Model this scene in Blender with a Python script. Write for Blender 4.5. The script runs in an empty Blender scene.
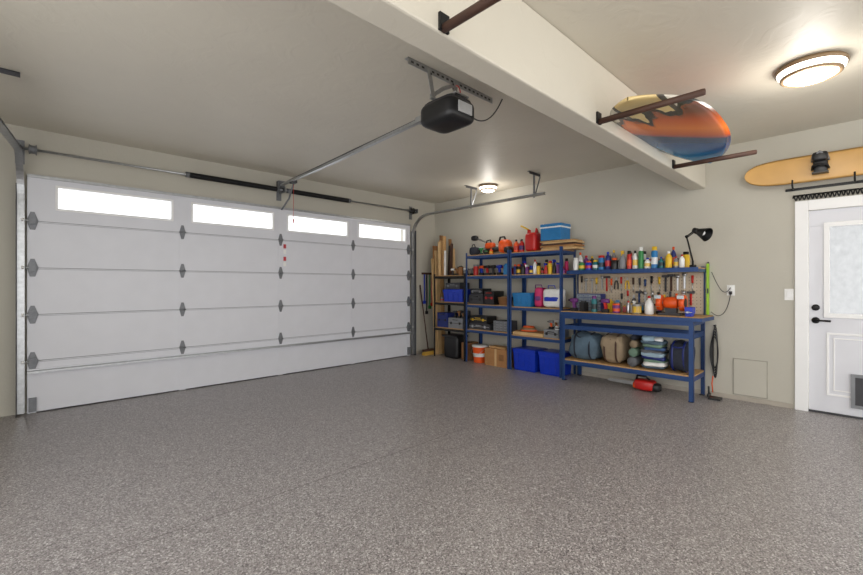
import bpy, bmesh, math, random
from mathutils import Vector, Matrix
random.seed(7)
SC=bpy.context.scene
try:
    SC.view_settings.view_transform='Standard'
except Exception: pass
def lin(c):
    return tuple(((v/255)/12.92 if v/255<=.04045 else (((v/255)+.055)/1.055)**2.4) for v in c)
MC={}
def mat(name,rgb,rough=.5,metal=0.,var=.08,scale=12,bump=0.,bscale=60,emit=0.):
    if name in MC: return MC[name]
    m=bpy.data.materials.new(name);m.use_nodes=True;nt=m.node_tree;p=nt.nodes['Principled BSDF']
    c=lin(rgb);p.inputs['Roughness'].default_value=rough;p.inputs['Metallic'].default_value=metal
    tc=nt.nodes.new('ShaderNodeTexCoord')
    n=nt.nodes.new('ShaderNodeTexNoise');n.inputs['Scale'].default_value=scale;n.inputs['Detail'].default_value=4
    nt.links.new(tc.outputs['Object'],n.inputs['Vector'])
    r=nt.nodes.new('ShaderNodeValToRGB')
    r.color_ramp.elements[0].position=.3;r.color_ramp.elements[1].position=.7
    r.color_ramp.elements[0].color=(*[v*(1-var) for v in c],1)
    r.color_ramp.elements[1].color=(*[min(1,v*(1+var)) for v in c],1)
    nt.links.new(n.outputs[0],r.inputs[0]);nt.links.new(r.outputs[0],p.inputs['Base Color'])
    if bump:
        n2=nt.nodes.new('ShaderNodeTexNoise');n2.inputs['Scale'].default_value=bscale;n2.inputs['Detail'].default_value=5
        nt.links.new(tc.outputs['Object'],n2.inputs['Vector'])
        b=nt.nodes.new('ShaderNodeBump');b.inputs['Strength'].default_value=bump;b.inputs['Distance'].default_value=.02
        nt.links.new(n2.outputs[0],b.inputs['Height']);nt.links.new(b.outputs[0],p.inputs['Normal'])
    if emit:
        p.inputs['Emission Color'].default_value=(*c,1);p.inputs['Emission Strength'].default_value=emit
    MC[name]=m;return m

class B:
    def __init__(s,name):
        s.name=name;s.bm=bmesh.new();s.mats=[]
    def mi(s,m):
        if m not in s.mats: s.mats.append(m)
        return s.mats.index(m)
    def geo(s,vs,fs,m,smooth=False):
        k=s.mi(m);v=[s.bm.verts.new(p) for p in vs]
        for i,f in enumerate(fs):
            try:
                fc=s.bm.faces.new([v[j] for j in f])
                fc.material_index=k;fc.smooth=smooth if isinstance(smooth,bool) else smooth[i]
            except ValueError: pass
    def box(s,x0,x1,y0,y1,z0,z1,m,rot=None,piv=None):
        vs=[Vector((x,y,z)) for x in(x0,x1) for y in(y0,y1) for z in(z0,z1)]
        if rot:
            piv=Vector(piv) if piv else Vector(((x0+x1)/2,(y0+y1)/2,(z0+z1)/2))
            M=Matrix.Rotation(rot[1],3,rot[0])
            vs=[M@(v-piv)+piv for v in vs]
        s.geo(vs,[(0,1,3,2),(4,6,7,5),(0,4,5,1),(2,3,7,6),(0,2,6,4),(1,5,7,3)],m);return s
    def cyl(s,p0,p1,r,m,r2=None,seg=16,caps=True):
        p0=Vector(p0);p1=Vector(p1);d=(p1-p0).normalized();r2=r if r2 is None else r2
        a=d.orthogonal().normalized();b=d.cross(a)
        vs=[];fs=[];sm=[]
        for i in range(seg):
            t=2*math.pi*i/seg;o=a*math.cos(t)+b*math.sin(t)
            vs+= [p0+o*r,p1+o*r2]
        for i in range(seg):
            j=(i+1)%seg;fs.append((2*i,2*j,2*j+1,2*i+1));sm.append(True)
        if caps:
            fs.append(tuple(2*i for i in range(seg))[::-1]);sm.append(False)
            fs.append(tuple(2*i+1 for i in range(seg)));sm.append(False)
        s.geo(vs,fs,m,sm);return s
    def lathe(s,c,prof,m,seg=20,axis='z',flat=False):
        c=Vector(c);vs=[];fs=[];n=len(prof)
        for i in range(seg):
            t=2*math.pi*i/seg;ca,sa=math.cos(t),math.sin(t)
            for r,z in prof:
                if axis=='z': p=Vector((r*ca,r*sa,z))
                elif axis=='y': p=Vector((r*ca,z,r*sa))
                else: p=Vector((z,r*ca,r*sa))
                vs.append(c+p)
        for i in range(seg):
            j=(i+1)%seg
            for k in range(n-1): fs.append((i*n+k,j*n+k,j*n+k+1,i*n+k+1))
        s.geo(vs,fs,m,not flat)
        if prof[0][0]>1e-4: s.geo([vs[i*n] for i in range(seg)],[tuple(range(seg))[::-1]],m)
        if prof[-1][0]>1e-4: s.geo([vs[i*n+n-1] for i in range(seg)],[tuple(range(seg))],m)
        return s
    def sph(s,c,r,m,seg=18,e=1.,e2=None,noise=0.,rot=0.,seed=0,freq=9):
        if not hasattr(r,'__len__'): r=(r,r,r)
        e2=e if e2 is None else e2
        rings=seg//2+3;vs=[];fs=[]
        sg=lambda v,p:math.copysign(abs(v)**p,v)
        R=Matrix.Rotation(rot,3,'Z');c=Vector(c)
        from mathutils import noise as NN
        for i in range(rings+1):
            ph=-math.pi/2+math.pi*i/rings
            for j in range(seg):
                th=2*math.pi*j/seg
                p=Vector((r[0]*sg(math.cos(ph),e2)*sg(math.cos(th),e),r[1]*sg(math.cos(ph),e2)*sg(math.sin(th),e),r[2]*sg(math.sin(ph),e2)))
                if noise:
                    q=NN.noise(Vector((p.x*freq+seed,p.y*freq,p.z*freq+seed)))+.5*NN.noise(Vector((p.x*22+seed,p.y*22,p.z*22)))
                    p*= 1+noise*q
                vs.append(c+R@p)
        for i in range(rings):
            for j in range(seg):
                k=(j+1)%seg;fs.append((i*seg+j,i*seg+k,(i+1)*seg+k,(i+1)*seg+j))
        s.geo(vs,fs,m,True);return s
    def sweep(s,pts,prof,m,smooth=True,closed=False,up=None):
        pts=[Vector(p) for p in pts];n=len(pts);k=len(prof);vs=[];fs=[]
        T=[(pts[min(i+1,n-1)]-pts[max(i-1,0)]).normalized() for i in range(n)]
        a=Vector(up) if up else T[0].orthogonal()
        for i in range(n):
            a=(a-T[i]*a.dot(T[i]));
            if a.length<1e-6: a=T[i].orthogonal()
            a.normalize();b=T[i].cross(a)
            for (u,v) in prof: vs.append(pts[i]+a*u+b*v)
        for i in range(n-1):
            for j in range(k):
                l=(j+1)%k;fs.append((i*k+j,i*k+l,(i+1)*k+l,(i+1)*k+j))
        if not closed:
            fs.append(tuple(range(k))[::-1]);fs.append(tuple((n-1)*k+j for j in range(k)))
        s.geo(vs,fs,m,smooth);return s
    def tube(s,pts,r,m,seg=8):
        return s.sweep(pts,[(r*math.cos(2*math.pi*i/seg),r*math.sin(2*math.pi*i/seg)) for i in range(seg)],m)
    def prism(s,poly,ax,a0,a1,m):
        def mk(u,v,w):
            return {'x':(w,u,v),'y':(u,w,v),'z':(u,v,w)}[ax]
        n=len(poly);vs=[mk(u,v,a0) for u,v in poly]+[mk(u,v,a1) for u,v in poly]
        fs=[tuple(range(n)),tuple(range(n,2*n))[::-1]]+[(i,(i+1)%n,n+(i+1)%n,n+i) for i in range(n)]
        s.geo(vs,fs,m);return s
    def done(s,bev=0.,parent=None,sub=0):
        bmesh.ops.recalc_face_normals(s.bm,faces=s.bm.faces[:])
        xs=[v.co for v in s.bm.verts]
        lo=Vector([min(v[i] for v in xs) for i in range(3)]);hi=Vector([max(v[i] for v in xs) for i in range(3)])
        c=(lo+hi)/2
        bmesh.ops.translate(s.bm,verts=s.bm.verts[:],vec=-c)
        me=bpy.data.meshes.new(s.name);s.bm.to_mesh(me);s.bm.free()
        for m in s.mats: me.materials.append(m)
        o=bpy.data.objects.new(s.name,me);SC.collection.objects.link(o);o.location=c
        if bev:
            md=o.modifiers.new('bevel','BEVEL');md.width=bev;md.segments=2;md.limit_method='ANGLE';md.angle_limit=math.radians(50)
        if parent: o.parent=parent
        return o
def empty(name):
    o=bpy.data.objects.new(name,None);SC.collection.objects.link(o);return o
def bez(p0,p1,p2,p3,n=16):
    P=[Vector(p) for p in (p0,p1,p2,p3)];out=[]
    for i in range(n+1):
        t=i/n;out.append(P[0]*(1-t)**3+P[1]*3*t*(1-t)**2+P[2]*3*t*t*(1-t)+P[3]*t**3)
    return out

# ---------------- camera
a=math.radians(46.1);f=422.
cam=bpy.data.cameras.new('camera');co=bpy.data.objects.new('camera',cam);SC.collection.objects.link(co)
SC.camera=co;cam.sensor_width=36;cam.lens=36*f/863;co.location=(0,0,1.3);cam.shift_y=-2.5/863
cam.clip_start=.05
co.rotation_euler=(math.radians(90),0,a-math.pi/2)

# ---------------- materials
wallM=mat('wall_paint',(188,184,172),.75,var=.02,scale=2,bump=.10,bscale=45)
def ceilmat():
    m=mat('ceiling_paint',(204,198,184),.5,var=.03,scale=1.5)
    nt=m.node_tree;p=nt.nodes['Principled BSDF'];tc=nt.nodes['Texture Coordinate']
    n=nt.nodes.new('ShaderNodeTexNoise');n.inputs['Scale'].default_value=4;n.inputs['Detail'].default_value=6;n.inputs['Distortion'].default_value=1.6
    nt.links.new(tc.outputs['Object'],n.inputs['Vector'])
    r=nt.nodes.new('ShaderNodeValToRGB');r.color_ramp.elements[0].position=.46;r.color_ramp.elements[1].position=.58
    nt.links.new(n.outputs[0],r.inputs[0])
    b=nt.nodes.new('ShaderNodeBump');b.inputs['Strength'].default_value=.15;b.inputs['Distance'].default_value=.006
    nt.links.new(r.outputs[0],b.inputs['Height']);nt.links.new(b.outputs[0],p.inputs['Normal']);return m
ceilM=ceilmat()
def floormat():
    m=bpy.data.materials.new('epoxy_chip_floor');m.use_nodes=True;nt=m.node_tree;p=nt.nodes['Principled BSDF']
    tc=nt.nodes.new('ShaderNodeTexCoord')
    def vor(sc,stops):
        v=nt.nodes.new('ShaderNodeTexVoronoi');v.inputs['Scale'].default_value=sc
        nt.links.new(tc.outputs['Object'],v.inputs['Vector'])
        s=nt.nodes.new('ShaderNodeSeparateColor');nt.links.new(v.outputs['Color'],s.inputs[0])
        r=nt.nodes.new('ShaderNodeValToRGB');r.color_ramp.interpolation='CONSTANT'
        el=r.color_ramp.elements
        for i,(q,c) in enumerate(stops):
            e=el[i] if i<2 else el.new(q)
            e.position=q;e.color=(*lin(c),1)
        nt.links.new(s.outputs[0],r.inputs[0]);return r
    A=vor(150,[(0,(66,61,62)),(.15,(124,117,116)),(.40,(150,143,142)),(.66,(172,167,166)),(.90,(226,224,223))])
    Bv=vor(280,[(0,(80,75,76)),(.22,(140,133,132)),(.6,(164,158,158)),(.9,(212,209,208))])
    mx=nt.nodes.new('ShaderNodeMix');mx.data_type='RGBA';mx.inputs[0].default_value=.4
    nt.links.new(A.outputs[0],mx.inputs[6]);nt.links.new(Bv.outputs[0],mx.inputs[7])
    nt.links.new(mx.outputs[2],p.inputs['Base Color'])
    p.inputs['Roughness'].default_value=.34;p.inputs['Specular IOR Level'].default_value=.5
    return m
floorM=floormat()
white=mat('white_steel',(216,217,223),.4,var=.02,scale=5)
whitetrim=mat('white_trim',(238,238,238),.4,var=.01)
galv=mat('galvanised_steel',(176,178,180),.35,.8,var=.12,scale=30)
galvd=mat('galvanised_dull',(120,122,126),.5,.5,var=.12,scale=30)
seamM=mat('door_seam_gasket',(120,122,128),.8)
black=mat('black_plastic',(24,24,26),.4)
blackm=mat('black_metal',(20,20,22),.45,.3)
dark=mat('dark_grey',(58,58,62),.5)
grey=mat('grey_plastic',(130,132,136),.5)
silver=mat('silver_metal',(190,192,195),.3,.85)
blue=mat('shelf_blue_steel',(34,66,118),.4,.2,var=.06)
royal=mat('royal_blue_plastic',(14,52,180),.35)
navy=mat('navy_plastic',(24,40,110),.4)
cyan=mat('cyan_plastic',(36,120,180),.4)
red=mat('red_plastic',(190,34,30),.35)
orange=mat('orange_plastic',(230,88,24),.4)
yellow=mat('yellow_plastic',(226,184,40),.4)
green=mat('green_plastic',(50,130,70),.4)
lime=mat('lime_plastic',(150,196,40),.4)
purple=mat('purple_plastic',(110,50,120),.4)
pink=mat('pink_fabric',(200,50,106),.7)
whitep=mat('white_plastic',(232,232,230),.4)
teal=mat('teal_plastic',(30,110,116),.4)
tan=mat('tan_canvas',(150,132,108),.85,bump=.3,bscale=40)
greyf=mat('grey_fabric',(96,98,102),.85,bump=.4,bscale=30)
bluef=mat('slate_blue_fabric',(84,104,120),.85,bump=.4,bscale=30)
darkf=mat('dark_fabric',(40,44,56),.85,bump=.4,bscale=30)
sagef=mat('sage_fabric',(110,136,118),.85,bump=.4,bscale=30)
wood=mat('particle_board',(186,146,96),.7,var=.15,scale=60)
pine=mat('pine_lumber',(206,172,124),.65,var=.12,scale=8)
wooddk=mat('walnut_wood',(72,46,34),.6,var=.2)
card=mat('cardboard',(170,122,76),.8,var=.08)
cardd=mat('cardboard_worn',(140,98,60),.8,var=.12)
peg=mat('pegboard_hardboard',(192,178,156),.7,var=.06)
redlab=mat('red_label',(190,50,60),.5)

# ---------------- room shell
CZ=2.9;XW=5.81;YW=5.94;XB=-1.3;YB=-3.0
B('floor').box(XB,XW+.3,YB,YW+.3,-.12,0,floorM).done()
B('ceiling').box(XB,XW+.3,YB,YW+.3,CZ,CZ+.12,ceilM).done()
DX0,DX1,DZ=.012,5.111,2.425
b=B('wall_north')
b.box(XB,DX0+.05,YW,YW+.16,0,CZ,wallM).box(DX1-.05,XW,YW,YW+.16,0,CZ,wallM).box(DX0+.05,DX1-.05,YW,YW+.16,DZ-.03,CZ,wallM).done()
PY0,PY1,PZ=-.46,.445,2.07
b=B('wall_east')
b.box(XW,XW+.16,PY1,YW+.16,0,CZ,wallM).box(XW,XW+.16,YB,PY0,0,CZ,wallM).box(XW,XW+.16,PY0,PY1,PZ,CZ,wallM).done()
B('wall_west').box(XB-.16,XB,3.6,YW,0,CZ,wallM).done()
B('ceiling_beam').box(XB,XW-.001,1.35,1.525,2.445,CZ-.001,ceilM).done(bev=.012)
B('baseboard_east').box(XW-.012,XW-.001,.56,YW-.02,.001,.05,mat('base_cove',(172,164,152),.6)).done()
B('baseboard_north').box(5.2,XW-.02,YW-.012,YW-.001,.001,.05,MC['base_cove']).done()
B('trim_1').box(.2,2.9,2.546,2.551,.0005,.0012,mat('floor_joint_sealant',(118,112,112),.6)).done()

# ---------------- garage door
gd=empty('garage_door')
seams=[0.0,.53,1.0,1.475,1.95,2.42]
wins=[(.225,1.298),(1.492,2.547),(2.742,3.778),(3.968,5.013)]
WZ0,WZ1=2.075,2.335
for i in range(5):
    z0,z1=seams[i]+.003,seams[i+1]-.003
    b=B('section_%d'%(i+1))
    if i<4:
        b.box(DX0,DX1,5.885,5.93,z0,z1,white)
    else:
        xs=[DX0]+[v for w in wins for v in w]+[DX1]
        b.box(DX0,DX1,5.885,5.93,z0,WZ0,white).box(DX0,DX1,5.885,5.93,WZ1,z1,white)
        for k in range(0,len(xs),2): b.box(xs[k],xs[k+1],5.885,5.93,WZ0,WZ1,white)
    for c in (1.395,2.645,3.873): b.box(c-.035,c+.035,5.8815,5.885,z0,z1,white)
    for c in (DX0+.035,DX1-.035): b.box(c-.033,c+.033,5.880,5.885,z0,z1,white)
    b.done(parent=gd)
b=B('section_joints')
for z in seams[1:5]: b.box(DX0,DX1,5.89,5.929,z-.003,z+.003,seamM)
for z in seams[1:5]:
    b.box(DX0+.07,DX1-.07,5.8835,5.8848,z-.015,z-.012,seamM)
b.done(parent=gd)
glass=bpy.data.materials.new('window_glass');glass.use_nodes=True;nt=glass.node_tree;nt.nodes.clear()
o_=nt.nodes.new('ShaderNodeOutputMaterial');t_=nt.nodes.new('ShaderNodeBsdfTransparent');g_=nt.nodes.new('ShaderNodeBsdfGlossy');mx_=nt.nodes.new('ShaderNodeMixShader')
g_.inputs['Roughness'].default_value=.05;mx_.inputs[0].default_value=.06;t_.inputs[0].default_value=(.97,.98,1,1)
nt.links.new(t_.outputs[0],mx_.inputs[1]);nt.links.new(g_.outputs[0],mx_.inputs[2]);nt.links.new(mx_.outputs[0],o_.inputs[0])
for i,(x0,x1) in enumerate(wins):
    b=B('window_%d'%(i+1))
    w=.022
    for q in ((x0,x1,WZ0,WZ0+w),(x0,x1,WZ1-w,WZ1),(x0,x0+w,WZ0+w,WZ1-w),(x1-w,x1,WZ0+w,WZ1-w)):
        b.box(q[0],q[1],5.872,5.935,q[2],q[3],whitetrim)
    b.box(x0+w,x1-w,5.905,5.909,WZ0+w,WZ1-w,glass)
    b.done(parent=gd)
b=B('struts')
b.box(DX0,DX1,5.865,5.885,.40,.45,white).box(DX0,DX1,5.82,5.865,.432,.436,galv).box(DX0,DX1,5.82,5.824,.412,.435,galv)
b.box(DX0,DX1,5.87,5.885,2.39,2.42,galv)
b.done(parent=gd)
b=B('bottom_seal');b.box(DX0,DX1,5.885,5.93,.0,.012,black).done(parent=gd)
b=B('hinges')
for z in seams[1:5]:
    for x in (1.395,2.645,3.873):
        b.prism([(x-.034,z),(x-.012,z-.085),(x+.012,z-.085),(x+.034,z),(x+.012,z+.085),(x-.012,z+.085)],'y',5.872,5.881,galvd);b.cyl((x-.034,5.866,z),(x+.034,5.866,z),.009,galvd)
        b.box(x-.012,x+.012,5.862,5.872,z-.05,z-.02,galvd)
    for x,sg in ((DX0+.04,-1),(DX1-.04,1)):
        b.prism([(x-.045,z),(x-.02,z-.09),(x+.02,z-.09),(x+.045,z),(x+.015,z+.09),(x-.015,z+.09)],'y',5.87,5.880,galvd)
        b.box(x-.025,x+.025,5.84,5.87,z-.035,z+.035,galvd)
        b.cyl((x,5.853,z),(x+sg*.075,5.853,z),.008,galv);b.cyl((x+sg*.062,5.853,z),(x+sg*.082,5.853,z),.022,whitep)
for x in (DX0+.04,DX1-.04): b.box(x-.03,x+.03,5.85,5.88,.02,.16,galvd)
b.done(parent=gd)
b=B('warning_labels')
for i,(z,m) in enumerate(((1.86,redlab),(1.78,whitep),(1.68,redlab),(1.60,whitep))): b.box(2.69,2.73,5.8835,5.8845,z-.03,z+.03,m)
b.done(parent=gd)

# tracks, springs
def mk(name,xv,x1,x2,y2,sg,hangs):
    e=empty(name)
    b=B('vertical_track')
    xa,xb=(xv+.03,xv+.036) if sg>0 else (xv-.036,xv-.03)
    b.box(xa,xb,5.80,5.938,0,2.3,dark)
    U=[(-.014,-.027),(.014,-.027),(.014,.027),(.010,.027),(.010,-.022),(-.010,-.022),(-.010,.027),(-.014,.027)]
    pts=[(xv,5.853,.02),(xv,5.853,1.1),(xv,5.853,2.19)]
    R=.36
    for i in range(13):
        t=i/12*math.pi/2
        pts.append((xv+(x1-xv)*i/12,5.853-R+R*math.cos(t),2.21+R*math.sin(t)))
    pts.append(((x1+x2)/2,(5.49+y2)/2,2.572));pts.append((x2,y2,2.575))
    b.sweep(pts,U,galv,False,up=(0,-1,0))
    for z in (.25,1.0,1.8): b.box(min(xv,xa),max(xv,xb),5.872,5.89,z,z+.05,galv)
    b.done(parent=e)
    b=B('track_hangers')
    for y in hangs:
        x=x1+(x2-x1)*(5.49-y)/(5.49-y2)
        b.box(x+.018,x+.046,y-.003,y+.001,2.56,CZ-.03,galvd)
        b.box(x+.02,x+.024,y-.015,y+.013,2.54,CZ-.002,galvd)
        b.box(x-.12,x+.16,y-.018,y+.018,CZ-.008,CZ-.001,galvd)
        b.box(x-.12,x+.16,y-.018,y-.014,CZ-.04,CZ-.002,dark)
        if sg>0: b.sweep([(x+.03,y-.02,2.60),(x+.09,y-.02,2.73),(x+.15,y-.02,CZ-.04)],[(-.012,-.002),(.012,-.002),(.012,.002),(-.012,.002)],galvd,False,up=(1,0,0))
    b.done(parent=e)
mk('garage_door_track',DX1+.045,5.20,5.20,3.13,1,(4.5,3.32))
mk('garage_door_track',DX0-.045,-.05,-.34,3.3,-1,(4.45,))
ts=empty('torsion_spring_assembly')
b=B('shaft');b.cyl((-.08,5.79,2.65),(5.22,5.79,2.65),.0135,galv)
b.done(parent=ts)
b=B('springs')
for x0,x1 in ((1.45,2.55),(2.74,3.72)):
    n=int((x1-x0)/.013);pts=[]
    for i in range(n*10+1):
        t=2*math.pi*i/10;pts.append((x0+(x1-x0)*i/(n*10),5.79+.028*math.cos(t),2.65+.028*math.sin(t)))
    b.tube(pts,.0075,blackm,5)
    for x in (x0-.04,x1): b.cyl((x,5.79,2.65),(x+.04,5.79,2.65),.034,galvd)
b.done(parent=ts)
b=B('drums_and_brackets')
for x in (.02,5.05):
    b.lathe((x,5.79,2.65),[(.02,0),(.05,.005),(.04,.02),(.04,.05),(.055,.06),(.02,.065)],galvd if x<1 else blackm,axis='x')
for x in (-.04,2.645,5.17):
    b.box(x-.003,x+.003,5.73,5.938,2.61,2.69,galvd);b.box(x-.035,x+.035,5.93,5.938,2.52,2.76,galvd);b.cyl((x-.01,5.79,2.65),(x+.01,5.79,2.65),.026,black)
b.done(parent=ts)
# opener
op=empty('overhead_door_opener')
b=B('rail');b.sweep([(2.235,2.46,2.59),(2.44,4.1,2.65),(2.645,5.86,2.73)],[(-.018,-.012),(.018,-.012),(.018,.012),(-.018,.012)],galv,False,up=(1,0,0))
b.tube([(2.235,2.46,2.61),(2.645,5.86,2.75)],.006,dark,6)
b.box(2.60,2.69,5.84,5.875,2.70,2.79,galvd);b.box(2.605,2.685,5.87,5.929,2.70,2.79,dark)
b.box(2.585,2.655,5.38,5.47,2.68,2.715,dark)
b.tube([(2.62,5.42,2.68),(2.64,5.6,2.5),(2.645,5.84,2.38)],.012,galvd,8)
b.tube([(2.62,5.42,2.67),(2.62,5.43,2.2)],.003,red,6);b.cyl((2.62,5.43,2.14),(2.62,5.43,2.2),.01,red)
b.done(parent=op)
b=B('motor_unit')
b.sph((2.25,2.17,2.555),(.14,.175,.088),black,24,.35,.45)
b.sph((2.25,2.17,2.61),(.12,.16,.05),dark,20,.35,.5)
b.box(2.18,2.32,2.02,2.33,2.655,2.667,silver)
b.box(2.18,2.32,1.988,1.996,2.52,2.595,mat('opener_lens',(190,190,190),.3))
b.box(2.2,2.27,2.33,2.47,2.57,2.61,galv)
b.done(parent=op)
b=B('hanger_brackets')
def angle(b,p0,p1,w,m):
    p0=Vector(p0);p1=Vector(p1);b.sweep([p0,(p0+p1)/2,p1],[(-w/2,-.0025),(w/2,-.0025),(w/2,.0025),(-w/2,.0025)],m,False,up=(1,0,0))
b.box(1.93,2.88,2.24,2.28,CZ-.006,CZ-.001,galv);b.box(1.93,2.88,2.24,2.245,CZ-.05,CZ-.004,galv)
for i in range(18): b.box(1.955+i*.051,1.98+i*.051,2.238,2.2395,CZ-.034,CZ-.02,dark)
angle(b,(2.12,2.235,CZ-.02),(2.16,2.22,2.66),.04,galv);angle(b,(2.42,2.235,CZ-.02),(2.36,2.22,2.66),.04,galv)
b.sweep([(2.14,2.232,2.68),(2.27,2.232,2.78),(2.40,2.232,CZ-.05)],[(-.015,-.002),(.015,-.002),(.015,.002),(-.015,.002)],galv,False,up=(0,0,1))
b.box(2.13,2.39,2.2,2.235,2.66,2.668,galv)
for k in range(5):
    z=2.7+k*.035;b.box(2.135,2.15,2.2285,2.2295,z,z+.015,dark);b.box(2.37,2.385,2.2285,2.2295,z,z+.015,dark)
b.done(parent=op)
b=B('power_cable');b.tube(bez((2.36,2.1,2.62),(2.55,2.15,2.55),(2.8,2.2,2.62),(2.95,2.19,2.895)),.005,black,6)
b.tube(bez((2.38,2.25,2.62),(2.5,2.2,2.75),(2.3,2.1,2.8),(2.42,2.24,2.85)),.004,red,6);b.done(parent=op)

# ---------------- ceiling lamps
glow=mat('lamp_glass',(255,248,235),.4,var=.01,emit=3.5)
brass=mat('bronze_ring',(140,116,88),.45,.4)
def lamp(x,y,r,power):
    b=B('ceiling_lamp')
    z=CZ
    b.lathe((x,y,z-.001),[(r*1.0,0),(r*1.05,-.012),(r*1.04,-.032),(r*.98,-.034)],brass,40)
    b.lathe((x,y,z),[(r*.97,-.012),(r*1.0,-.034),(r*.97,-.05),(r*.86,-.075),(r*.6,-.1),(r*.3,-.112),(0,-.115)],glow,40)
    b.lathe((x,y,z),[(r*.905,-.070),(r*.90,-.080),(r*.83,-.090),(r*.825,-.082)],brass,40)
    b.done()
    l=bpy.data.lights.new('ceiling_lamp_bulb','POINT');l.energy=power;l.shadow_soft_size=r*.6;l.color=(1,.95,.87)
    o=bpy.data.objects.new('ceiling_lamp_bulb',l);o.location=(x,y,z-.27);SC.collection.objects.link(o)
lamp(4.12,.30,.195,13);lamp(5.35,4.25,.14,8);lamp(.9,-1.0,.2,22)  # last lamp is unseen, added behind the camera as fill light

# ---------------- surf rack + boards
b=B('surfboard_wall_rack')
for x in (1.37,2.95,4.61):
    b.cyl((x,1.345,2.465),(x,.70,2.465),.021,wooddk,seg=14);b.lathe((x,.70,2.465),[(.021,0),(.018,-.012),(0,-.016)],wooddk,14,'y')
    b.box(x-.03,x+.03,1.336,1.349,2.45,2.53,blackm)
b.done()
def boardmesh(name,L,W,T,m,rock,pw=2.6,po=.62,tp=.1):
    nx,ny=48,12;bm=bmesh.new();top=[];bot=[]
    for i in range(nx+1):
        s=math.sin(math.pi/2*(-1+2*i/nx))
        w=W/2*(max(0,1-abs(s)**pw))**po*(1-tp*s)
        if i in (0,nx): w=.004
        rt=[];rb=[]
        for j in range(ny+1):
            q=-1+2*j/ny;th=T/2*(max(0,1-abs(q)**2.5))**.5*(1-.55*abs(s)**3)
            z=rock*abs(s)**2.6
            rt.append(bm.verts.new((s*L/2,q*w,z+th)))
            rb.append(bm.verts.new((s*L/2,q*w,z-th)) if j not in(0,ny) else rt[-1])
        top.append(rt);bot.append(rb)
    for i in range(nx):
        for j in range(ny):
            for g,fl in ((top,0),(bot,1)):
                vs=[g[i][j],g[i+1][j],g[i+1][j+1],g[i][j+1]]
                if fl: vs=vs[::-1]
                try: bm.faces.new(vs).smooth=True
                except ValueError: pass
    bmesh.ops.recalc_face_normals(bm,faces=bm.faces[:])
    me=bpy.data.meshes.new(name);bm.to_mesh(me);bm.free();me.materials.append(m)
    o=bpy.data.objects.new(name,me);SC.collection.objects.link(o);return o
def surfmat():
    m=bpy.data.materials.new('surfboard_art');m.use_nodes=True;nt=m.node_tree;p=nt.nodes['Principled BSDF']
    N=nt.nodes.new;Lk=nt.links.new
    tc=N('ShaderNodeTexCoord');s=N('ShaderNodeSeparateXYZ');Lk(tc.outputs['Object'],s.inputs[0])
    def mth(op,a,b=None,c=None):
        n=N('ShaderNodeMath');n.operation=op
        for i,v in enumerate((a,b,c)):
            if v is None: continue
            if isinstance(v,(int,float)): n.inputs[i].default_value=v
            else: Lk(v,n.inputs[i])
        return n.outputs[0]
    zig=mth('ADD',mth('MULTIPLY',mth('PINGPONG',mth('ADD',s.outputs[1],5.02),.10),2.6),mth('MULTIPLY',mth('PINGPONG',mth('ADD',s.outputs[1],5.0),.037),2.2))
    nz=N('ShaderNodeTexNoise');nz.inputs['Scale'].default_value=5;Lk(tc.outputs['Object'],nz.inputs['Vector'])
    edge=mth('ADD',zig,mth('MULTIPLY',nz.outputs[0],.35))
    pos=mth('SUBTRACT',s.outputs[0],mth('SUBTRACT',edge,.2))
    def ramp(src,st,interp='LINEAR'):
        r=N('ShaderNodeValToRGB');r.color_ramp.interpolation=interp;el=r.color_ramp.elements
        for i,(q,c) in enumerate(st):
            e=el[i] if i<2 else el.new(q)
            e.position=q;e.color=(*lin(c),1)
        Lk(src,r.inputs[0]);return r.outputs[0]
    gc=mth('ADD',mth('MULTIPLY_ADD',s.outputs[0],.47,.5),mth('MULTIPLY',s.outputs[1],.55))
    g=ramp(gc,[(0,(60,42,36)),(.20,(120,62,34)),(.30,(196,84,22)),(.42,(226,118,34)),(.52,(190,80,30)),(.575,(24,56,92)),(.72,(20,84,140)),(1,(60,150,195))])
    wht=ramp(mth('ADD',s.outputs[1],.5),[(0,(222,214,196)),(.30,(222,214,196)),(.33,(80,74,66)),(.36,(226,200,140)),(.60,(226,200,140)),(.62,(90,84,74)),(.645,(214,206,186))],'CONSTANT')
    k=mth('GREATER_THAN',pos,-.76)
    rp=mth('MULTIPLY_ADD',pos,3.0,2.28)
    dk=ramp(rp,[(0,(8,8,10)),(.32,(14,12,12)),(.33,(90,50,30)),(.7,(200,90,30))])
    fac=ramp(rp,[(0,(0,0,0)),(.30,(0,0,0)),(.6,(255,255,255))])
    m1=N('ShaderNodeMix');m1.data_type='RGBA';Lk(k,m1.inputs[0]);Lk(wht,m1.inputs[6]);Lk(dk,m1.inputs[7])
    m2=N('ShaderNodeMix');m2.data_type='RGBA';Lk(mth('MULTIPLY',fac,k),m2.inputs[0]);Lk(m1.outputs[2],m2.inputs[6]);Lk(g,m2.inputs[7])
    Lk(m2.outputs[2],p.inputs['Base Color']);p.inputs['Roughness'].default_value=.2;return m
o=boardmesh('surfboard',2.02,.62,.055,surfmat(),-.055);o.location=(3.80,1.08,2.552)
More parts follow.
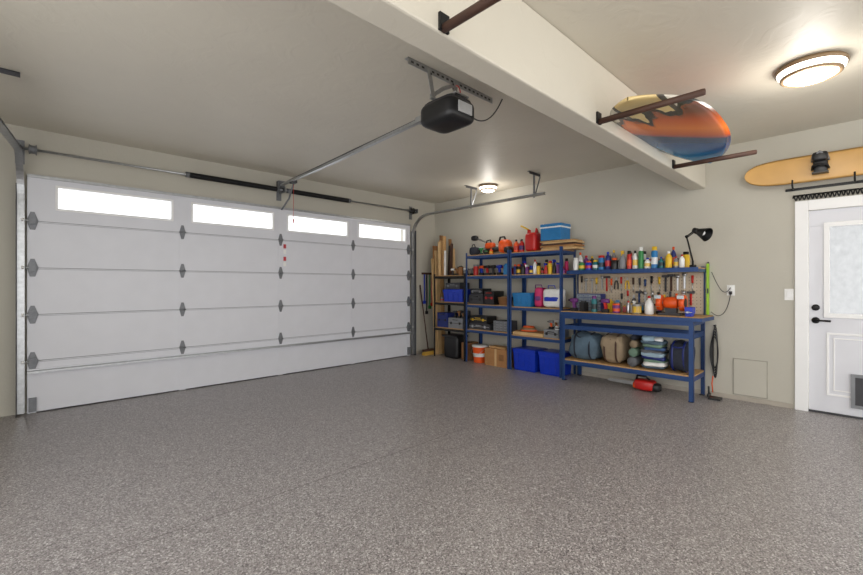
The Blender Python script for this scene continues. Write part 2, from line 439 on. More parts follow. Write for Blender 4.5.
# snowboard on wall
sb=empty('snowboard')
o=boardmesh('deck',1.62,.27,.012,mat('snowboard_topsheet',(206,160,92),.35,var=.1,scale=3),.04,7,.5,0.)
o.rotation_euler=Matrix(((0,0,-1),(-1,0,0),(0,1,0))).to_euler()
o.location=(5.70,.14,2.475);o.parent=sb
b=B('bindings')
for y in (.34,-.16):
    b.sph((5.66,y,2.49),(.03,.055,.09),black,16,.5)
    b.box(5.60,5.68,y-.06,y+.06,2.40,2.415,black)
    b.sph((5.61,y,2.56),(.04,.06,.045),black,16,.5)
    b.tube([(5.66,y-.06,2.45),(5.59,y-.05,2.47),(5.57,y,2.48),(5.59,y+.05,2.47),(5.66,y+.06,2.45)],.012,blackm,8)
    b.tube([(5.66,y-.06,2.53),(5.60,y-.05,2.57),(5.57,y,2.6),(5.60,y+.05,2.57),(5.66,y+.06,2.53)],.012,grey,8)
b.done(parent=sb)
b=B('snowboard_wall_rack')
b.box(5.79,5.809,-.72,.62,2.285,2.31,blackm)
for y in (.55,.1,-.5):
    b.tube([(5.8,y,2.297),(5.66,y,2.297),(5.64,y,2.315),(5.64,y,2.37)],.008,blackm,8)
b.done()
b=B('coat_hook_rail')
pts=[]
for i in range(260):
    t=i/259;an=2*math.pi*t*34
    pts.append((5.785+.015*math.cos(an),.56-1.1*t,2.205+.026*math.sin(an)))
b.tube(pts,.006,blackm,5);b.cyl((5.80,.56,2.23),(5.80,-.54,2.23),.007,blackm,seg=8);b.done()

# ---------------- entry door
b=B('trim_2')
b.box(XW-.02,XW-.001,PY1-.005,PY1+.10,.0,2.17,whitetrim).box(XW-.02,XW-.001,PY0-.10,PY0+.005,.0,2.17,whitetrim).box(XW-.02,XW-.001,PY0+.005,PY1-.005,PZ-.005,2.17,whitetrim)
b.done(bev=.004)
dr=empty('door_1')
b=B('slab')
dx0,dx1=5.825,5.865;g0,g1=-.315,.295
b.box(dx0,dx1,PY0+.006,PY1-.006,.02,1.0,white).box(dx0,dx1,PY0+.006,PY1-.006,1.90,PZ-.006,white)
b.box(dx0,dx1,g1,PY1-.006,1.0,1.90,white).box(dx0,dx1,PY0+.006,g0,1.0,1.90,white)
def frame(b,x0,x1,ya,yb,za,zb,w,m):
    b.box(x0,x1,ya,yb,za,za+w,m).box(x0,x1,ya,yb,zb-w,zb,m).box(x0,x1,ya,ya+w,za+w,zb-w,m).box(x0,x1,yb-w,yb,za+w,zb-w,m)
frame(b,dx0-.012,dx0,g0-.03,g1+.03,.97,1.93,.045,whitetrim)
frame(b,dx0-.008,dx0,g0-.01,g1+.01,.19,.82,.02,whitetrim)
frame(b,dx0-.006,dx0,g0+.04,g1-.04,.24,.77,.012,whitetrim)
b.done(bev=.003,parent=dr)
fro=bpy.data.materials.new('frosted_glass');fro.use_nodes=True;nt=fro.node_tree;nt.nodes.clear()
o_=nt.nodes.new('ShaderNodeOutputMaterial');t_=nt.nodes.new('ShaderNodeBsdfTransparent');g_=nt.nodes.new('ShaderNodeBsdfTranslucent');mx_=nt.nodes.new('ShaderNodeMixShader')
mx_.inputs[0].default_value=.5;n_=nt.nodes.new('ShaderNodeTexNoise');n_.inputs['Scale'].default_value=14;r_=nt.nodes.new('ShaderNodeValToRGB')
r_.color_ramp.elements[0].color=(.46,.465,.47,1);r_.color_ramp.elements[1].color=(.64,.645,.65,1);nt.links.new(n_.outputs[0],r_.inputs[0]);nt.links.new(r_.outputs[0],t_.inputs[0]);nt.links.new(r_.outputs[0],g_.inputs[0])
nt.links.new(t_.outputs[0],mx_.inputs[1]);nt.links.new(g_.outputs[0],mx_.inputs[2]);nt.links.new(mx_.outputs[0],o_.inputs[0])
B('window_5').box(5.842,5.848,g0,g1,1.0,1.90,fro).done(parent=dr)
b=B('hardware')
b.lathe((dx0-.001,.385,1.07),[(.032,0),(.032,-.012),(.02,-.02),(0,-.02)],blackm,20,'x')
b.lathe((dx0-.001,.385,.94),[(.032,0),(.032,-.01),(.014,-.015),(.014,-.05),(0,-.05)],blackm,20,'x')
b.tube([(dx0-.045,.385,.94),(dx0-.05,.34,.94),(dx0-.048,.27,.938)],.01,blackm)
b.done(parent=dr)
b=B('pet_door')
frame(b,dx0-.022,dx0-.0005,-.14,.13,.10,.43,.03,grey);b.box(dx0-.012,dx0-.0005,-.11,.10,.13,.40,dark);b.done(parent=dr)
B('door_threshold').box(5.812,5.93,PY0+.002,PY1-.002,.001,.018,dark).done()
b=B('light_switch');b.box(5.803,5.8095,.555,.63,1.14,1.26,whitep);b.box(5.797,5.803,.577,.608,1.17,1.23,whitetrim);b.done(bev=.002)
b=B('power_outlet');b.box(5.803,5.8095,1.065,1.14,1.18,1.30,whitep)
for z in (1.21,1.27): b.box(5.785,5.803,1.088,1.118,z-.018,z+.018,black if z<1.25 else whitep)
b.done(bev=.002)
b=B('power_cord')
b.tube(bez((5.78,1.10,1.21),(5.74,1.12,.95),(5.72,1.2,.90),(5.70,1.27,.99)),.004,black,6)
b.tube(bez((5.78,1.10,1.27),(5.72,1.15,1.15),(5.74,1.2,1.25),(5.76,1.28,1.45)),.004,dark,6);b.done()
b=B('access_panel');b.box(5.800,5.8095,.77,1.08,.06,.47,mat('panel_edge_shadow',(160,156,144),.7));b.box(5.796,5.8,.779,1.071,.069,.461,wallM);b.done()  # rim coloured darker than the wall as a painted frame shadow
b=B('wall_outlet_box');b.box(-.30,-.22,5.925,5.938,.30,.42,whitep);b.box(-.285,-.235,5.92,5.925,.33,.39,whitetrim);b.done(bev=.002)

# ---------------- shelving racks
def rack(ya,yb,levels,top,frm,deck,name='shelving_rack',x0=5.38,x1=5.785):
    b=B(name);w=.036
    for x,sx in ((x0,1),(x1,-1)):
        for y,sy in ((ya,1),(yb,-1)):
            xa,xb=sorted((x,x+sx*w));b.box(xa,xb,*sorted((y,y+sy*.003)),0,top,frm)
            b.box(*sorted((x,x+sx*.003)),*sorted((y,y+sy*w)),0,top,frm)
    for z in levels:
        for x,sx in ((x0+.004,1),(x1-.004,-1)):
            b.box(*sorted((x,x+sx*.014)),ya+.004,yb-.004,z-.055,z-.012,frm)
        for y,sy in ((ya+.004,1),(yb-.004,-1)):
            b.box(x0+.018,x1-.018,*sorted((y,y+sy*.014)),z-.055,z-.012,frm)
        b.box(x0+.004,x1-.004,ya+.004,yb-.004,z-.012,z,deck)
    return b.done()
rack(4.765,5.53,(.54,1.0,1.47),1.50,blackm,wood)
rack(3.865,4.755,(.56,.98,1.46,1.80),1.84,blue,wood)
rack(2.975,3.855,(.54,.97,1.46,1.80),1.84,blue,wood)

# workbench
wb=empty('workbench')
BX0,BX1,BY0,BY1=5.30,5.785,1.35,2.93
b=B('legs')
for x,sx in ((BX0,1),(BX1,-1)):
    for y,sy in ((BY0,1),(BY1,-1)):
        h=1.52 if x==BX1 else .90
        b.box(*sorted((x,x+sx*.045)),*sorted((y,y+sy*.003)),0,h,blue);b.box(*sorted((x,x+sx*.003)),*sorted((y,y+sy*.045)),0,h,blue)
        b.box(*sorted((x,x+sx*.05)),*sorted((y,y+sy*.05)),0,.008,black)
b.done(parent=wb)
b=B('worktop')
b.box(BX0-.02,BX1,BY0-.09,BY1+.02,.895,.935,blue)
b.box(BX0-.012,BX1,BY0-.08,BY1+.01,.935,.945,wood)
b.done(bev=.002,parent=wb)
b=B('rails')
for z0,z1 in ((.845,.895),(.70,.755),(.225,.28)):
    b.box(BX0+.004,BX0+.02,BY0+.004,BY1-.004,z0,z1,blue);b.box(BX1-.02,BX1-.004,BY0+.004,BY1-.004,z0,z1,blue)
    b.box(BX0+.02,BX1-.02,BY0+.004,BY0+.02,z0,z1,blue);b.box(BX0+.02,BX1-.02,BY1-.02,BY1-.004,z0,z1,blue)
b.done(parent=wb)
b=B('lower_shelf');b.box(BX0+.003,BX1-.004,BY0+.005,BY1-.005,.28,.295,wood);b.done(parent=wb)
b=B('pegboard');b.box(5.760,5.770,BY0+.01,BY1-.01,.95,1.45,peg)
for i in range(38):
    for k in range(11): b.box(5.7595,5.7602,BY0+.04+i*.04-.004,BY0+.04+i*.04+.004,.99+k*.04,.998+k*.04,dark)
b.done(parent=wb)
b=B('upper_shelf')
b.box(5.46,BX1,BY0-.01,BY1+.01,1.488,1.50,wood);b.box(5.45,5.46,BY0-.01,BY1+.01,1.45,1.503,blue)
b.box(5.46,BX1,BY0-.01,BY0+.0,1.45,1.488,blue);b.box(5.46,BX1,BY1,BY1+.01,1.45,1.488,blue)
b.done(parent=wb)
b=B('hand_tools')
for (ya,z_,st) in ((2.86,1.40,.062),(2.30,1.20,.06)):
    y=ya
    while y>1.42:
        m=random.choice([red,yellow,orange,blue,black,black,silver,dark,wooddk,red]);top=random.uniform(z_-.03,z_+.03)
        k=random.random();x=5.738;L=.8 if z_<1.3 else 1
        if k<.4:
            b.cyl((x,y,top),(x,y,top-.09*L),.014,m,.012,10);b.cyl((x,y,top-.09*L),(x,y,top-.19*L),.005,silver,seg=6)
        elif k<.6:
            b.box(x-.006,x+.006,y-.009,y+.009,top-.17*L,top,silver);b.lathe((x,y,top),[(.001,-.02),(.022,-.015),(.022,.015),(.001,.02)],silver,12,'x')
        elif k<.8:
            b.tube(bez((x,y-.003,top-.04),(x,y-.03,top-.08),(x,y-.02,top-.12),(x,y-.025,top-.16*L),8),.009,m,6)
            b.tube(bez((x,y+.003,top-.04),(x,y+.03,top-.08),(x,y+.02,top-.12),(x,y+.025,top-.16*L),8),.009,m,6)
            b.prism([(y-.014,top-.05),(y+.014,top-.05),(y+.006,top),(y-.006,top)],'x',x-.007,x+.007,silver)
        else:
            b.cyl((x,y,top),(x,y,top-.18*L),.012,m,seg=8);b.box(x-.016,x+.014,y-.04,y+.04,top,top+.028,dark)
        y-=random.uniform(st,st+.03)
b.done()

PAL=[red,orange,yellow,royal,navy,whitep,whitep,teal,black,green,silver,cyan,purple,grey]
def bottle(b,x,y,z,r,h,m,cap,kind):
    if kind==0: b.lathe((x,y,z),[(r*.9,0),(r,.01),(r,h*.6),(r*.8,h*.72),(r*.35,h*.82),(r*.35,h*.86)],m,14);b.lathe((x,y,z),[(r*.42,h*.86),(r*.42,h),(0,h)],cap,12)
    elif kind==1: b.lathe((x,y,z),[(r,0),(r,h*.75),(r*.75,h*.82)],m,14);b.lathe((x,y,z),[(r*.8,h*.82),(r*.78,h),(0,h)],cap,12)
    elif kind==2: b.lathe((x,y,z),[(r*.95,0),(r,.01),(r,h*.8),(r*.9,h*.84)],m,14);b.lathe((x,y,z),[(r*1.02,h*.84),(r*1.02,h),(0,h)],cap,14)
    else:
        b.lathe((x,y,z),[(r*.9,0),(r,.01),(r,h*.5),(r*.4,h*.75),(r*.35,h*.8)],m,14)
        b.box(x-.02,x+.025,y-.012,y+.012,z+h*.8,z+h*.98,cap);b.box(x-.045,x-.02,y-.008,y+.008,z+h*.88,z+h*.97,cap);b.box(x-.034,x-.026,y-.006,y+.006,z+h*.72,z+h*.88,cap)
    if kind!=3 and random.random()<.7: b.cyl((x,y,z+h*.18),(x,y,z+h*.5),r*1.015,random.choice([whitep,yellow,red,navy,black,orange]),seg=14,caps=False)
def bottles(name,y0,y1,xs,z,hr,rr=(.022,.036),pal=PAL,gap=.012):
    b=B(name)
    for x in xs:
        y=y0
        while y>y1:
            r=random.uniform(*rr);y-=r+.004
            bottle(b,x+random.uniform(-.01,.01),y,z+.001,r,random.uniform(*hr),random.choice(pal),random.choice([whitep,red,black,yellow,orange,royal]),random.choice([0,0,1,1,2,3]))
            y-=r+random.uniform(0,gap)
    b.done()
bottles('assorted_bottles',2.88,1.52,(5.52,5.66),1.504,(.11,.27),(.024,.044))
bottles('assorted_bottles',3.83,3.02,(5.46,5.62),1.461,(.09,.22),pal=[purple,pink,red,navy,grey,whitep,black,yellow])
bottles('spray_cans',2.14,2.02,(5.48,),.946,(.12,.17),gap=.03)
def clutter(name,x0,x1,y0,y1,z,h,cell,pal,seed):
    rs=random.Random(seed);b=B(name);cells=[];ny=max(1,int((y1-y0)/cell));nx=max(1,int((x1-x0)/(cell*1.3)));q=cell/.085
    for i in range(nx):
        for j in range(ny): cells.append((x0+(i+.5)*(x1-x0)/nx,y0+(j+.5)*(y1-y0)/ny))
    for (x,y) in cells:
        m=rs.choice(pal);m2=rs.choice(pal);k=rs.random();hh=h*rs.uniform(.35,1.0);zz=z+.001
        if k<.25:
            w=rs.uniform(.025,.038)*q;b.box(x-w,x+w,y-w,y+w,zz,zz+hh*.7,m,('Z',rs.uniform(-.4,.4)));b.box(x-w*.7,x+w*.6,y-w*.6,y+w*.7,zz+hh*.7,zz+hh*.8,m2)
        elif k<.45: bottle(b,x,y,zz,rs.uniform(.022,.036)*q,hh,m,m2,rs.choice([0,1,2]))
        elif k<.85:
            # cordless tool: battery foot, grip, motor barrel, chuck
            s=q*.62;H=min(.2*s,h*.95)
            b.box(x-.03*s,x+.03*s,y-.055*s,y+.04*s,zz,zz+H*.26,black);b.box(x-.018*s,x+.018*s,y-.03*s,y+.01*s,zz+H*.26,zz+H*.72,m2,('X',-.15))
            b.cyl((x,y-.06*s,zz+H*.84),(x,y+.05*s,zz+H*.84),.032*s,m,seg=12);b.cyl((x,y+.05*s,zz+H*.84),(x,y+.09*s,zz+H*.84),.022*s,black,.012*s,10)
        else:
            b.lathe((x,y,zz),[(.018*q,0),(.036*q,0),(.036*q,.026),(.018*q,.026)],m,16);b.sph((x,y,zz+.05),(.028*q,.03*q,.022),m2,10,.7)
    b.done()
clutter('power_tool_pile',5.42,5.70,4.26,4.74,1.46,.25,.115,[red,black,black,royal,dark,orange,grey],1)
clutter('power_tool_pile',5.42,5.72,3.90,4.22,1.46,.25,.11,[cyan,black,royal,dark,red,grey],2)
clutter('garden_supplies',5.42,5.50,4.22,4.54,1.80,.12,.085,[black,orange,dark,green],3)
clutter('bench_tool_clutter',5.33,5.47,2.16,2.88,.945,.23,.12,[black,purple,dark,orange,red,black,teal,purple],14)
clutter('bench_tool_clutter',5.58,5.69,1.76,2.46,.945,.22,.09,[whitep,yellow,royal,cyan,red,silver,grey],5)
clutter('rack_supplies',5.42,5.74,4.82,5.22,1.47,.26,.085,[black,dark,cardd,card,grey,wooddk,whitep],6)
clutter('rack_supplies',5.42,5.74,5.38,5.49,1.0,.24,.085,[black,dark,grey,whitep],7)
clutter('rack_supplies',5.44,5.72,3.07,3.27,.66,.14,.085,[card,cardd,grey,whitep,orange],9)
clutter('rack_supplies',5.44,5.70,4.88,5.16,.72,.20,.085,[black,dark,grey,cardd],10)

def drawers(name,x0,x1,y0,y1,z0,nr,nc,rh,body,dm):
    b=B(name);h=nr*rh+.01;b.box(x0,x1,y0,y1,z0+.001,z0+h,body);w=(y1-y0-.01)/nc
    for i in range(nr):
        for j in range(nc):
            ya=y0+.005+j*w+.002;b.box(x0-.008,x0-.0002,ya,ya+w-.004,z0+.006+i*rh,z0+i*rh+rh,dm);b.box(x0-.014,x0-.008,ya+w*.35,ya+w*.6,z0+i*rh+rh*.5,z0+i*rh+rh*.65,body)
    b.done()
drawers('small_parts_organiser',5.56,5.7,2.50,2.85,.946,5,5,.045,navy,mat('clear_drawer',(140,150,160),.3))
drawers('small_parts_organiser',5.45,5.65,3.90,4.22,.561,4,4,.04,dark,grey)
b=B('paint_can');b.lathe((5.39,1.98,.946),[(.05,0),(.052,.004),(.052,.11),(.055,.115),(.046,.118),(0,.112)],silver,20);b.cyl((5.39,1.98,.965),(5.39,1.98,1.04),.0525,yellow,caps=False);b.done()
b=B('glue_jug');b.lathe((5.43,1.85,.946),[(.04,0),(.05,.01),(.05,.12),(.035,.16),(.014,.18),(.014,.195)],whitep,18);b.lathe((5.43,1.85,.946),[(.018,.195),(.016,.22),(0,.225)],red,12);b.done()
b=B('bench_grinder')
b.lathe((5.48,1.62,1.09),[(.05,-.075),(.066,-.06),(.072,0),(.066,.06),(.05,.075)],orange,24,'y')
for s in (-1,1):
    y=1.62+s*.12;b.lathe((5.48,y,1.09),[(.02,-.026),(.09,-.026),(.096,-.01),(.096,.01),(.09,.026),(.02,.026)],orange,24,'y')
    b.lathe((5.48,y+s*.028,1.09),[(.0,-.002),(.055,-.002),(.055,.003),(0,.004)],black,20,'y');b.cyl((5.48,1.62,1.09),(5.48,y,1.09),.016,silver)
    b.box(5.37,5.41,y-.02,y+.02,1.045,1.05,silver);b.box(5.37,5.385,y-.035,y+.035,1.14,1.18,mat('clear_shield',(190,200,205),.2))
b.box(5.44,5.52,1.56,1.68,.97,1.03,dark);b.box(5.40,5.56,1.5,1.74,.946,.972,dark);b.done(bev=.003)
b=B('bench_vise')
b.box(5.34,5.46,1.38,1.44,.946,.975,royal);b.box(5.35,5.40,1.37,1.45,.975,1.05,royal);b.box(5.42,5.46,1.37,1.45,.975,1.05,royal);b.cyl((5.30,1.41,.995),(5.46,1.41,.995),.012,silver);b.cyl((5.305,1.36,.995),(5.305,1.46,.995),.005,silver);b.done(bev=.004)
b=B('desk_lamp')
b.cyl((5.52,1.41,1.504),(5.52,1.41,1.53),.035,blackm);b.cyl((5.52,1.41,1.53),(5.52,1.41,1.58),.01,blackm)
b.tube([(5.52,1.41,1.57),(5.50,1.47,1.86)],.008,blackm);b.tube([(5.535,1.41,1.57),(5.515,1.47,1.86)],.006,blackm)
b.tube([(5.50,1.47,1.86),(5.36,1.36,1.90)],.008,blackm);b.tube([(5.51,1.47,1.845),(5.37,1.36,1.885)],.005,blackm);b.sph((5.505,1.47,1.86),.018,blackm,10)
d=Vector((-.3,-.75,-.35)).normalized();p=Vector((5.36,1.36,1.91))
b.cyl(p,p+d*.06,.03,blackm,.034);b.cyl(p+d*.06,p+d*.17,.036,blackm,.075,caps=False,seg=24);b.sph(p+d*.11,.026,whitep,12)
b.done()
b=B('spirit_level');b.box(5.772,5.80,1.310,1.335,.95,1.55,lime);b.box(5.768,5.772,1.313,1.328,1.2,1.26,black);b.box(5.775,5.805,1.315,1.325,1.55,1.57,black);b.done()
b=B('extension_cord')
for k in range(5):
    pts=[]
    for i in range(25):
        t=2*math.pi*i/24;pts.append((5.79-.012*k,1.25+(.022+.004*k)*math.sin(t),.52+(.30-.03*k)*math.cos(t)))
    b.tube(pts,.006,black,6)
b.cyl((5.809,1.25,.83),(5.73,1.25,.83),.008,blackm);b.tube([(5.78,1.27,.24),(5.775,1.28,.15),(5.77,1.27,.05)],.006,orange,6);b.done()
b=B('dust_pan');b.box(5.58,5.70,1.16,1.28,.002,.025,black).box(5.59,5.69,1.27,1.29,.025,.06,black).tube([(5.64,1.28,.05),(5.65,1.285,.14)],.01,black);b.done(bev=.004)

# ---------------- bins & containers
def tote(name,x0,x1,y0,y1,z0,z1,m,lid=None):
    b=B(name);t=.02;zl=z1-.025
    vs=[(x0+t,y0+t,z0),(x1-t,y0+t,z0),(x1-t,y1-t,z0),(x0+t,y1-t,z0),(x0+.006,y0+.006,zl),(x1-.006,y0+.006,zl),(x1-.006,y1-.006,zl),(x0+.006,y1-.006,zl)]
    b.geo([Vector(v) for v in vs],[(0,1,2,3),(0,4,5,1),(1,5,6,2),(2,6,7,3),(3,7,4,0)],m)
    for q in ((x0,x1,y0,y0+.014),(x0,x1,y1-.014,y1),(x0,x0+.014,y0,y1),(x1-.014,x1,y0,y1)): b.box(q[0],q[1],q[2],q[3],zl-.012,z1,m)
    for k in range(1,4):
        yy=y0+(y1-y0)*k/4;b.box(x0+.004,x0+.016,yy-.006,yy+.006,z0+.03,zl-.012,m)
    b.box(x0-.008,x0,(y0+y1)/2-.05,(y0+y1)/2+.05,zl-.02,zl,m)
    if lid: b.box(x0-.004,x1+.004,y0-.004,y1+.004,z1,z1+.018,lid);b.box(x0+.02,x1-.02,y0+.02,y1-.02,z1+.018,z1+.026,lid)
    else: b.box(x0+.012,x1-.012,y0+.012,y1-.012,zl-.06,zl-.05,m)
    return b.done(bev=.003)
tote('storage_tote',5.41,5.76,3.42,3.82,.002,.31,royal,royal)
tote('storage_tote',5.41,5.76,3.01,3.37,.002,.31,royal,royal)
tote('storage_tote',5.41,5.74,3.50,3.83,.972,1.18,cyan)
tote('storage_tote',5.42,5.74,4.86,5.34,1.002,1.20,royal,royal)
b=B('trash_bin')
b.sph((5.55,5.16,.20),(.13,.17,.20),black,20,.3,.25);b.box(5.40,5.70,4.98,5.34,.375,.41,black);b.done()
b=B('cardboard_box');b.box(5.48,5.75,4.79,4.94,.002,.30,cardd).box(5.479,5.48,4.85,4.87,.002,.30,pine);b.done()
b=B('plastic_bucket')
c=(5.52,4.56,.002)
b.lathe(c,[(.10,0),(.112,.10)],orange,24);b.lathe(c,[(.112,.10),(.117,.16)],whitep,24);b.lathe(c,[(.117,.16),(.127,.26)],orange,24);b.lathe(c,[(.133,.26),(.135,.285),(.12,.29),(0,.29)],whitep,24)
b.tube([(c[0]-.02,c[1]-.135,.25),(c[0]-.12,c[1]-.09,.17),(c[0]-.145,c[1],.13),(c[0]-.12,c[1]+.09,.17),(c[0]-.02,c[1]+.135,.25)],.003,silver,6);b.done()
b=B('cardboard_box');b.box(5.40,5.72,3.92,4.36,.002,.28,card);b.box(5.399,5.40,4.12,4.16,.002,.28,pine);b.box(5.3985,5.3995,3.98,4.08,.1,.2,cardd);b.box(5.45,5.6,4.0,4.3,.281,.31,wood);b.done(bev=.003)
b=B('picnic_cooler')
b.box(5.43,5.70,3.02,3.34,1.945,2.12,cyan).box(5.42,5.71,3.01,3.35,2.12,2.14,whitep).box(5.425,5.705,3.015,3.345,2.14,2.18,cyan)
b.tube([(5.56,3.355,2.05),(5.5,3.37,2.18),(5.56,3.37,2.2),(5.62,3.37,2.18),(5.56,3.355,2.05)],.008,whitep);b.done(bev=.01)
b=B('wood_offcuts')
for i in range(6):
    b.box(5.42+.01*(i%3),5.70,2.80+.03*(i%2),3.36-.03*((i+1)%3),1.802+i*.023,1.823+i*.023,(pine,wood,card,wooddk)[i%4])
b.done(bev=.002)
b=B('gas_can')
b.sph((5.52,3.52,1.945),(.11,.095,.143),red,20,.4,.35);b.cyl((5.48,3.57,2.07),(5.48,3.57,2.13),.028,red);b.cyl((5.48,3.57,2.13),(5.42,3.68,2.2),.012,yellow)
b.tube([(5.47,3.45,2.07),(5.49,3.45,2.14),(5.57,3.49,2.14),(5.6,3.49,2.07)],.014,red);b.done()
b=B('motor_oil_jugs')
for i,(y,m) in enumerate(((3.70,red),(3.80,orange),(3.79,dark))):
    bottle(b,5.48+.12*(i==2),y,1.802,.042,.2,m,black,0)
b.done()
b=B('leaf_blower')
b.sph((5.54,4.05,1.92),(.09,.11,.11),orange,18,.7);b.sph((5.52,3.97,1.86),(.08,.07,.055),black,14,.7)
b.tube([(5.52,4.02,2.0),(5.51,4.05,2.07),(5.51,4.13,2.07),(5.52,4.16,1.98)],.016,black);b.cyl((5.54,4.12,1.9),(5.56,4.5,1.86),.045,black,.032)
b.done()
b=B('hedge_trimmer')
b.sph((5.66,4.45,1.96),(.05,.10,.055),orange,14,.6);b.tube([(5.66,4.42,2.0),(5.66,4.45,2.06),(5.66,4.52,2.05),(5.66,4.54,1.98)],.012,black);b.box(5.65,5.67,4.55,4.74,1.945,1.955,silver);b.box(5.62,5.70,4.40,4.5,1.801,1.91,black);b.done()
b=B('string_trimmer');b.tube([(5.75,3.95,1.815),(5.74,4.5,2.0),(5.74,4.85,2.13)],.013,silver);b.sph((5.74,4.86,2.13),(.04,.07,.045),black,12,.7);b.done()
b=B('tool_bag');b.sph((5.50,4.65,1.872),(.09,.07,.07),darkf,16,.5,noise=.05);b.tube([(5.45,4.6,1.93),(5.45,4.62,1.98),(5.45,4.66,1.98),(5.45,4.68,1.93)],.008,black);b.done()
def case(name,x0,x1,y0,y1,z0,z1,m,m2=black):
    b=B(name);b.box(x0,x1,y0,y1,z0+.001,z1,m);b.box(x0-.006,x0,y0+.01,y1-.01,(z0+z1)/2-.004,(z0+z1)/2+.004,m2)
    ym=(y0+y1)/2
    for s in(-1,1): b.box(x0-.012,x0,ym+s*(y1-y0)*.3-.015,ym+s*(y1-y0)*.3+.015,(z0+z1)/2-.02,(z0+z1)/2+.02,m2)
    b.tube([(x0,ym-.05,z1-.03),(x0-.025,ym-.045,z1-.03),(x0-.025,ym+.045,z1-.03),(x0,ym+.05,z1-.03)],.006,m2,6);b.done(bev=.008)
case('tool_case',5.42,5.7,4.42,4.72,.98,1.14,dark);case('tool_case',5.44,5.68,4.44,4.70,1.142,1.24,black,grey)
case('tool_case',5.43,5.7,4.2,4.39,.98,1.20,black,red)
case('tool_case',5.42,5.7,4.28,4.72,.56,.66,dark,silver);case('tool_case',5.44,5.7,4.35,4.72,.662,.78,black,yellow)
case('tool_case',5.42,5.72,4.86,5.2,.54,.72,grey);case('tool_case',5.42,5.72,5.22,5.48,.54,.80,navy)
case('tool_case',5.42,5.72,3.05,3.28,.54,.66,grey);case('tool_case',5.45,5.70,4.95,5.3,1.228,1.34,dark,grey)
b=B('wicker_basket')
for i in range(7): b.lathe((5.54,4.04,.982+i*.018),[(.10+i*.003,0),(.112+i*.003,.009),(.10+i*.003,.018)],cardd,20)
b.sph((5.54,4.04,1.10),(.09,.09,.03),tan,14,noise=.2);b.done()
b=B('wood_planks')
for i in range(4): b.box(5.43+.06*i,5.48+.06*i,3.3,3.83,.541,.585+.015*(i%2),(pine,cardd,pine,card)[i])
b.done()
b=B('coiled_hose')
for k in range(4):
    b.tube([(5.52+(.10-.012*k)*math.cos(2*math.pi*i/24),3.6+(.12-.012*k)*math.sin(2*math.pi*i/24),.612+.018*k) for i in range(25)],.01,(orange,tan,cardd,orange)[k],6)
b.done()
def bag(name,x0,x1,y0,y1,z0,z1,m,band,seed=0):
    b=B(name);cx,cy=(x0+x1)/2,(y0+y1)/2
    b.sph((cx,cy,(z0+z1)/2+.002),((x1-x0)/2,(y1-y0)/2,(z1-z0)/2),m,22,.45,.35,noise=.05,seed=seed)
    b.sph((cx-.006,cy,z0+(z1-z0)*.45),((x1-x0)/2,(y1-y0)/2*.92,(z1-z0)*.14),band,22,.45,.35,noise=.04,seed=seed)
    b.tube([(x0+.05,cy-.06,z1-.02),(x0+.03,cy-.05,z1+.04),(x0+.03,cy+.05,z1+.04),(x0+.05,cy+.06,z1-.02)],.007,band);b.done()
bag('shopping_bag',5.44,5.68,3.05,3.33,.972,1.25,whitep,royal,3)
bag('cloth_bag',5.46,5.68,3.35,3.48,.972,1.26,pink,purple,5)

def duffel(name,c,r,m,strap,rot=0,seed=0,nz=.14,e=.6):
    b=B(name);b.sph(c,r,m,36,e,.6,noise=nz,rot=rot,seed=seed,freq=7)
    cx,cy,cz=c
    for s in (-.5,.5):
        pts=[]
        for i in range(15):
            t=math.pi*(i/14)
            pts.append((cx-(r[0]+.006)*abs(math.sin(t))**.7,cy+s*r[1],cz+(r[2]+.006)*math.copysign(abs(math.cos(t))**.7,math.cos(t))))
        b.sweep(pts,[(-.010,-.003),(.010,-.003),(.010,.003),(-.010,.003)],strap,up=(0,1,0))
    b.tube(bez((cx-.09,cy-r[1]*.5,cz+r[2]*.85),(cx-.19,cy-.1,cz+r[2]*.6),(cx-.19,cy+.1,cz+r[2]*.6),(cx-.09,cy+r[1]*.5,cz+r[2]*.85)),.009,strap,6);b.done()
duffel('duffel_bag',(5.53,2.67,.480),(.18,.205,.175),bluef,darkf,0,1,.17,.45)
duffel('duffel_bag',(5.53,2.29,.485),(.18,.145,.180),tan,wooddk,.0,4,.14,.45)
b=B('rolled_tarp')
b.lathe((5.36,2.025,.355),[(.0,0),(.056,.0),(.059,.01),(.059,.28),(.05,.30),(0,.30)],greyf,18,'x')
b.lathe((5.38,2.025,.468),[(.0,0),(.05,.0),(.054,.01),(.054,.26),(.04,.28),(0,.28)],sagef,18,'x')
b.lathe((5.40,2.025,.570),[(.0,0),(.045,.0),(.047,.01),(.047,.24),(.03,.25),(0,.25)],tan,16,'x')
b.lathe((5.41,2.025,.652),[(.0,0),(.033,.0),(.035,.01),(.035,.24),(.03,.25),(0,.25)],darkf,16,'x');b.done()
b=B('folded_blankets')
cols=[bluef,whitep,sagef,navy,mat('pale_blue_fabric',(160,184,200),.85),greyf,mat('denim_fabric',(64,90,134),.85),sagef,bluef]
for i,m in enumerate(cols):
    b.sph((5.46+random.uniform(-.03,.03),1.795+random.uniform(-.02,.02),.325+i*.036),(.13+random.uniform(-.02,.01),.13+random.uniform(-.015,.01),.027),m,26,.4,.6,noise=.28,seed=i*3,rot=random.uniform(-.15,.15),freq=8)
b.sph((5.45,1.82,.655),(.11,.10,.04),MC['pale_blue_fabric'],20,noise=.4,seed=2);b.sph((5.41,1.74,.65),(.06,.05,.03),whitep,14,noise=.4,seed=9);b.done()
duffel('backpack',(5.51,1.52,.475),(.16,.115,.17),darkf,navy,0,11,.14)
b=B('chainsaw')
b.sph((5.50,1.92,.075),(.09,.12,.065),red,18,.5);b.sph((5.50,1.80,.06),(.07,.06,.05),black,14,.6);b.sph((5.47,2.0,.06),(.05,.05,.04),orange,14,.6)
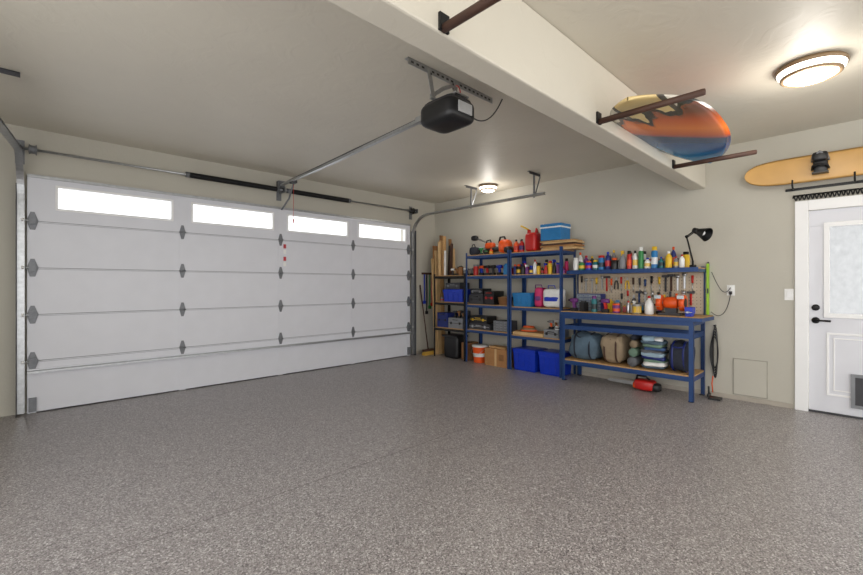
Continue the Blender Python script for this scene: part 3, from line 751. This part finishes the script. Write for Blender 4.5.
b.tube([(5.50,1.86,.13),(5.47,1.90,.18),(5.47,2.0,.18),(5.50,2.03,.10)],.012,black)
b.prism([(2.05,.045),(2.36,.05),(2.39,.065),(2.36,.085),(2.05,.09)],'x',5.50,5.507,silver);b.done()

b=B('lumber_planks')
for (x,y,w,t,h,m,l) in ((5.60,5.60,.09,.035,1.95,pine,.04),(5.70,5.60,.09,.02,2.15,wood,.03),(5.52,5.62,.05,.03,1.80,pine,.05),(5.75,5.66,.07,.03,2.25,cardd,.02),(5.66,5.70,.12,.018,2.05,card,.04)):
    b.box(x-w/2,x+w/2,y-t/2,y+t/2,.002,h,m,('X',-l),(x,y,.002))
b.done(bev=.002)
b=B('timber_offcuts')
for i,(x,y,w,h,m) in enumerate(((5.46,5.45,.05,.62,pine),(5.54,5.42,.07,.72,wood),(5.62,5.38,.04,.55,black),(5.70,5.40,.06,.68,cardd),(5.48,5.34,.03,.45,whitep),(5.58,5.29,.05,.58,wooddk),(5.68,5.30,.05,.5,pine))):
    b.box(x-w/2,x+w/2,y-.012,y+.012,1.473,1.473+h,m,('X',.04*(i%3-1)),(x,y,1.473))
b.done()
b=B('push_broom')
b.cyl((5.40,5.70,.10),(5.40,5.925,1.30),.012,wooddk,seg=10);b.box(5.27,5.53,5.67,5.72,.07,.11,wooddk);
b.prism([(5.67,.07),(5.72,.07),(5.74,.003),(5.65,.003)],'x',5.275,5.525,mat('broom_bristles',(190,150,60),.8));b.done()
b=B('wall_tool_hanger');b.box(5.45,5.74,5.925,5.938,1.50,1.54,wooddk)
for i,(x,m,l) in enumerate(((5.50,royal,.5),(5.56,black,.7),(5.64,green,.6),(5.70,red,.55))): b.cyl((x,5.91,1.5),(x,5.91,1.5-l),.012,m,seg=8);b.box(x-.03,x+.03,5.90,5.92,1.5-l-.06,1.5-l,m)
b.done()
# ---------------- world + light
w=bpy.data.worlds.new('world');SC.world=w;w.use_nodes=True
bg=w.node_tree.nodes['Background'];bg.inputs[0].default_value=(1,.995,.985,1);bg.inputs[1].default_value=2.6
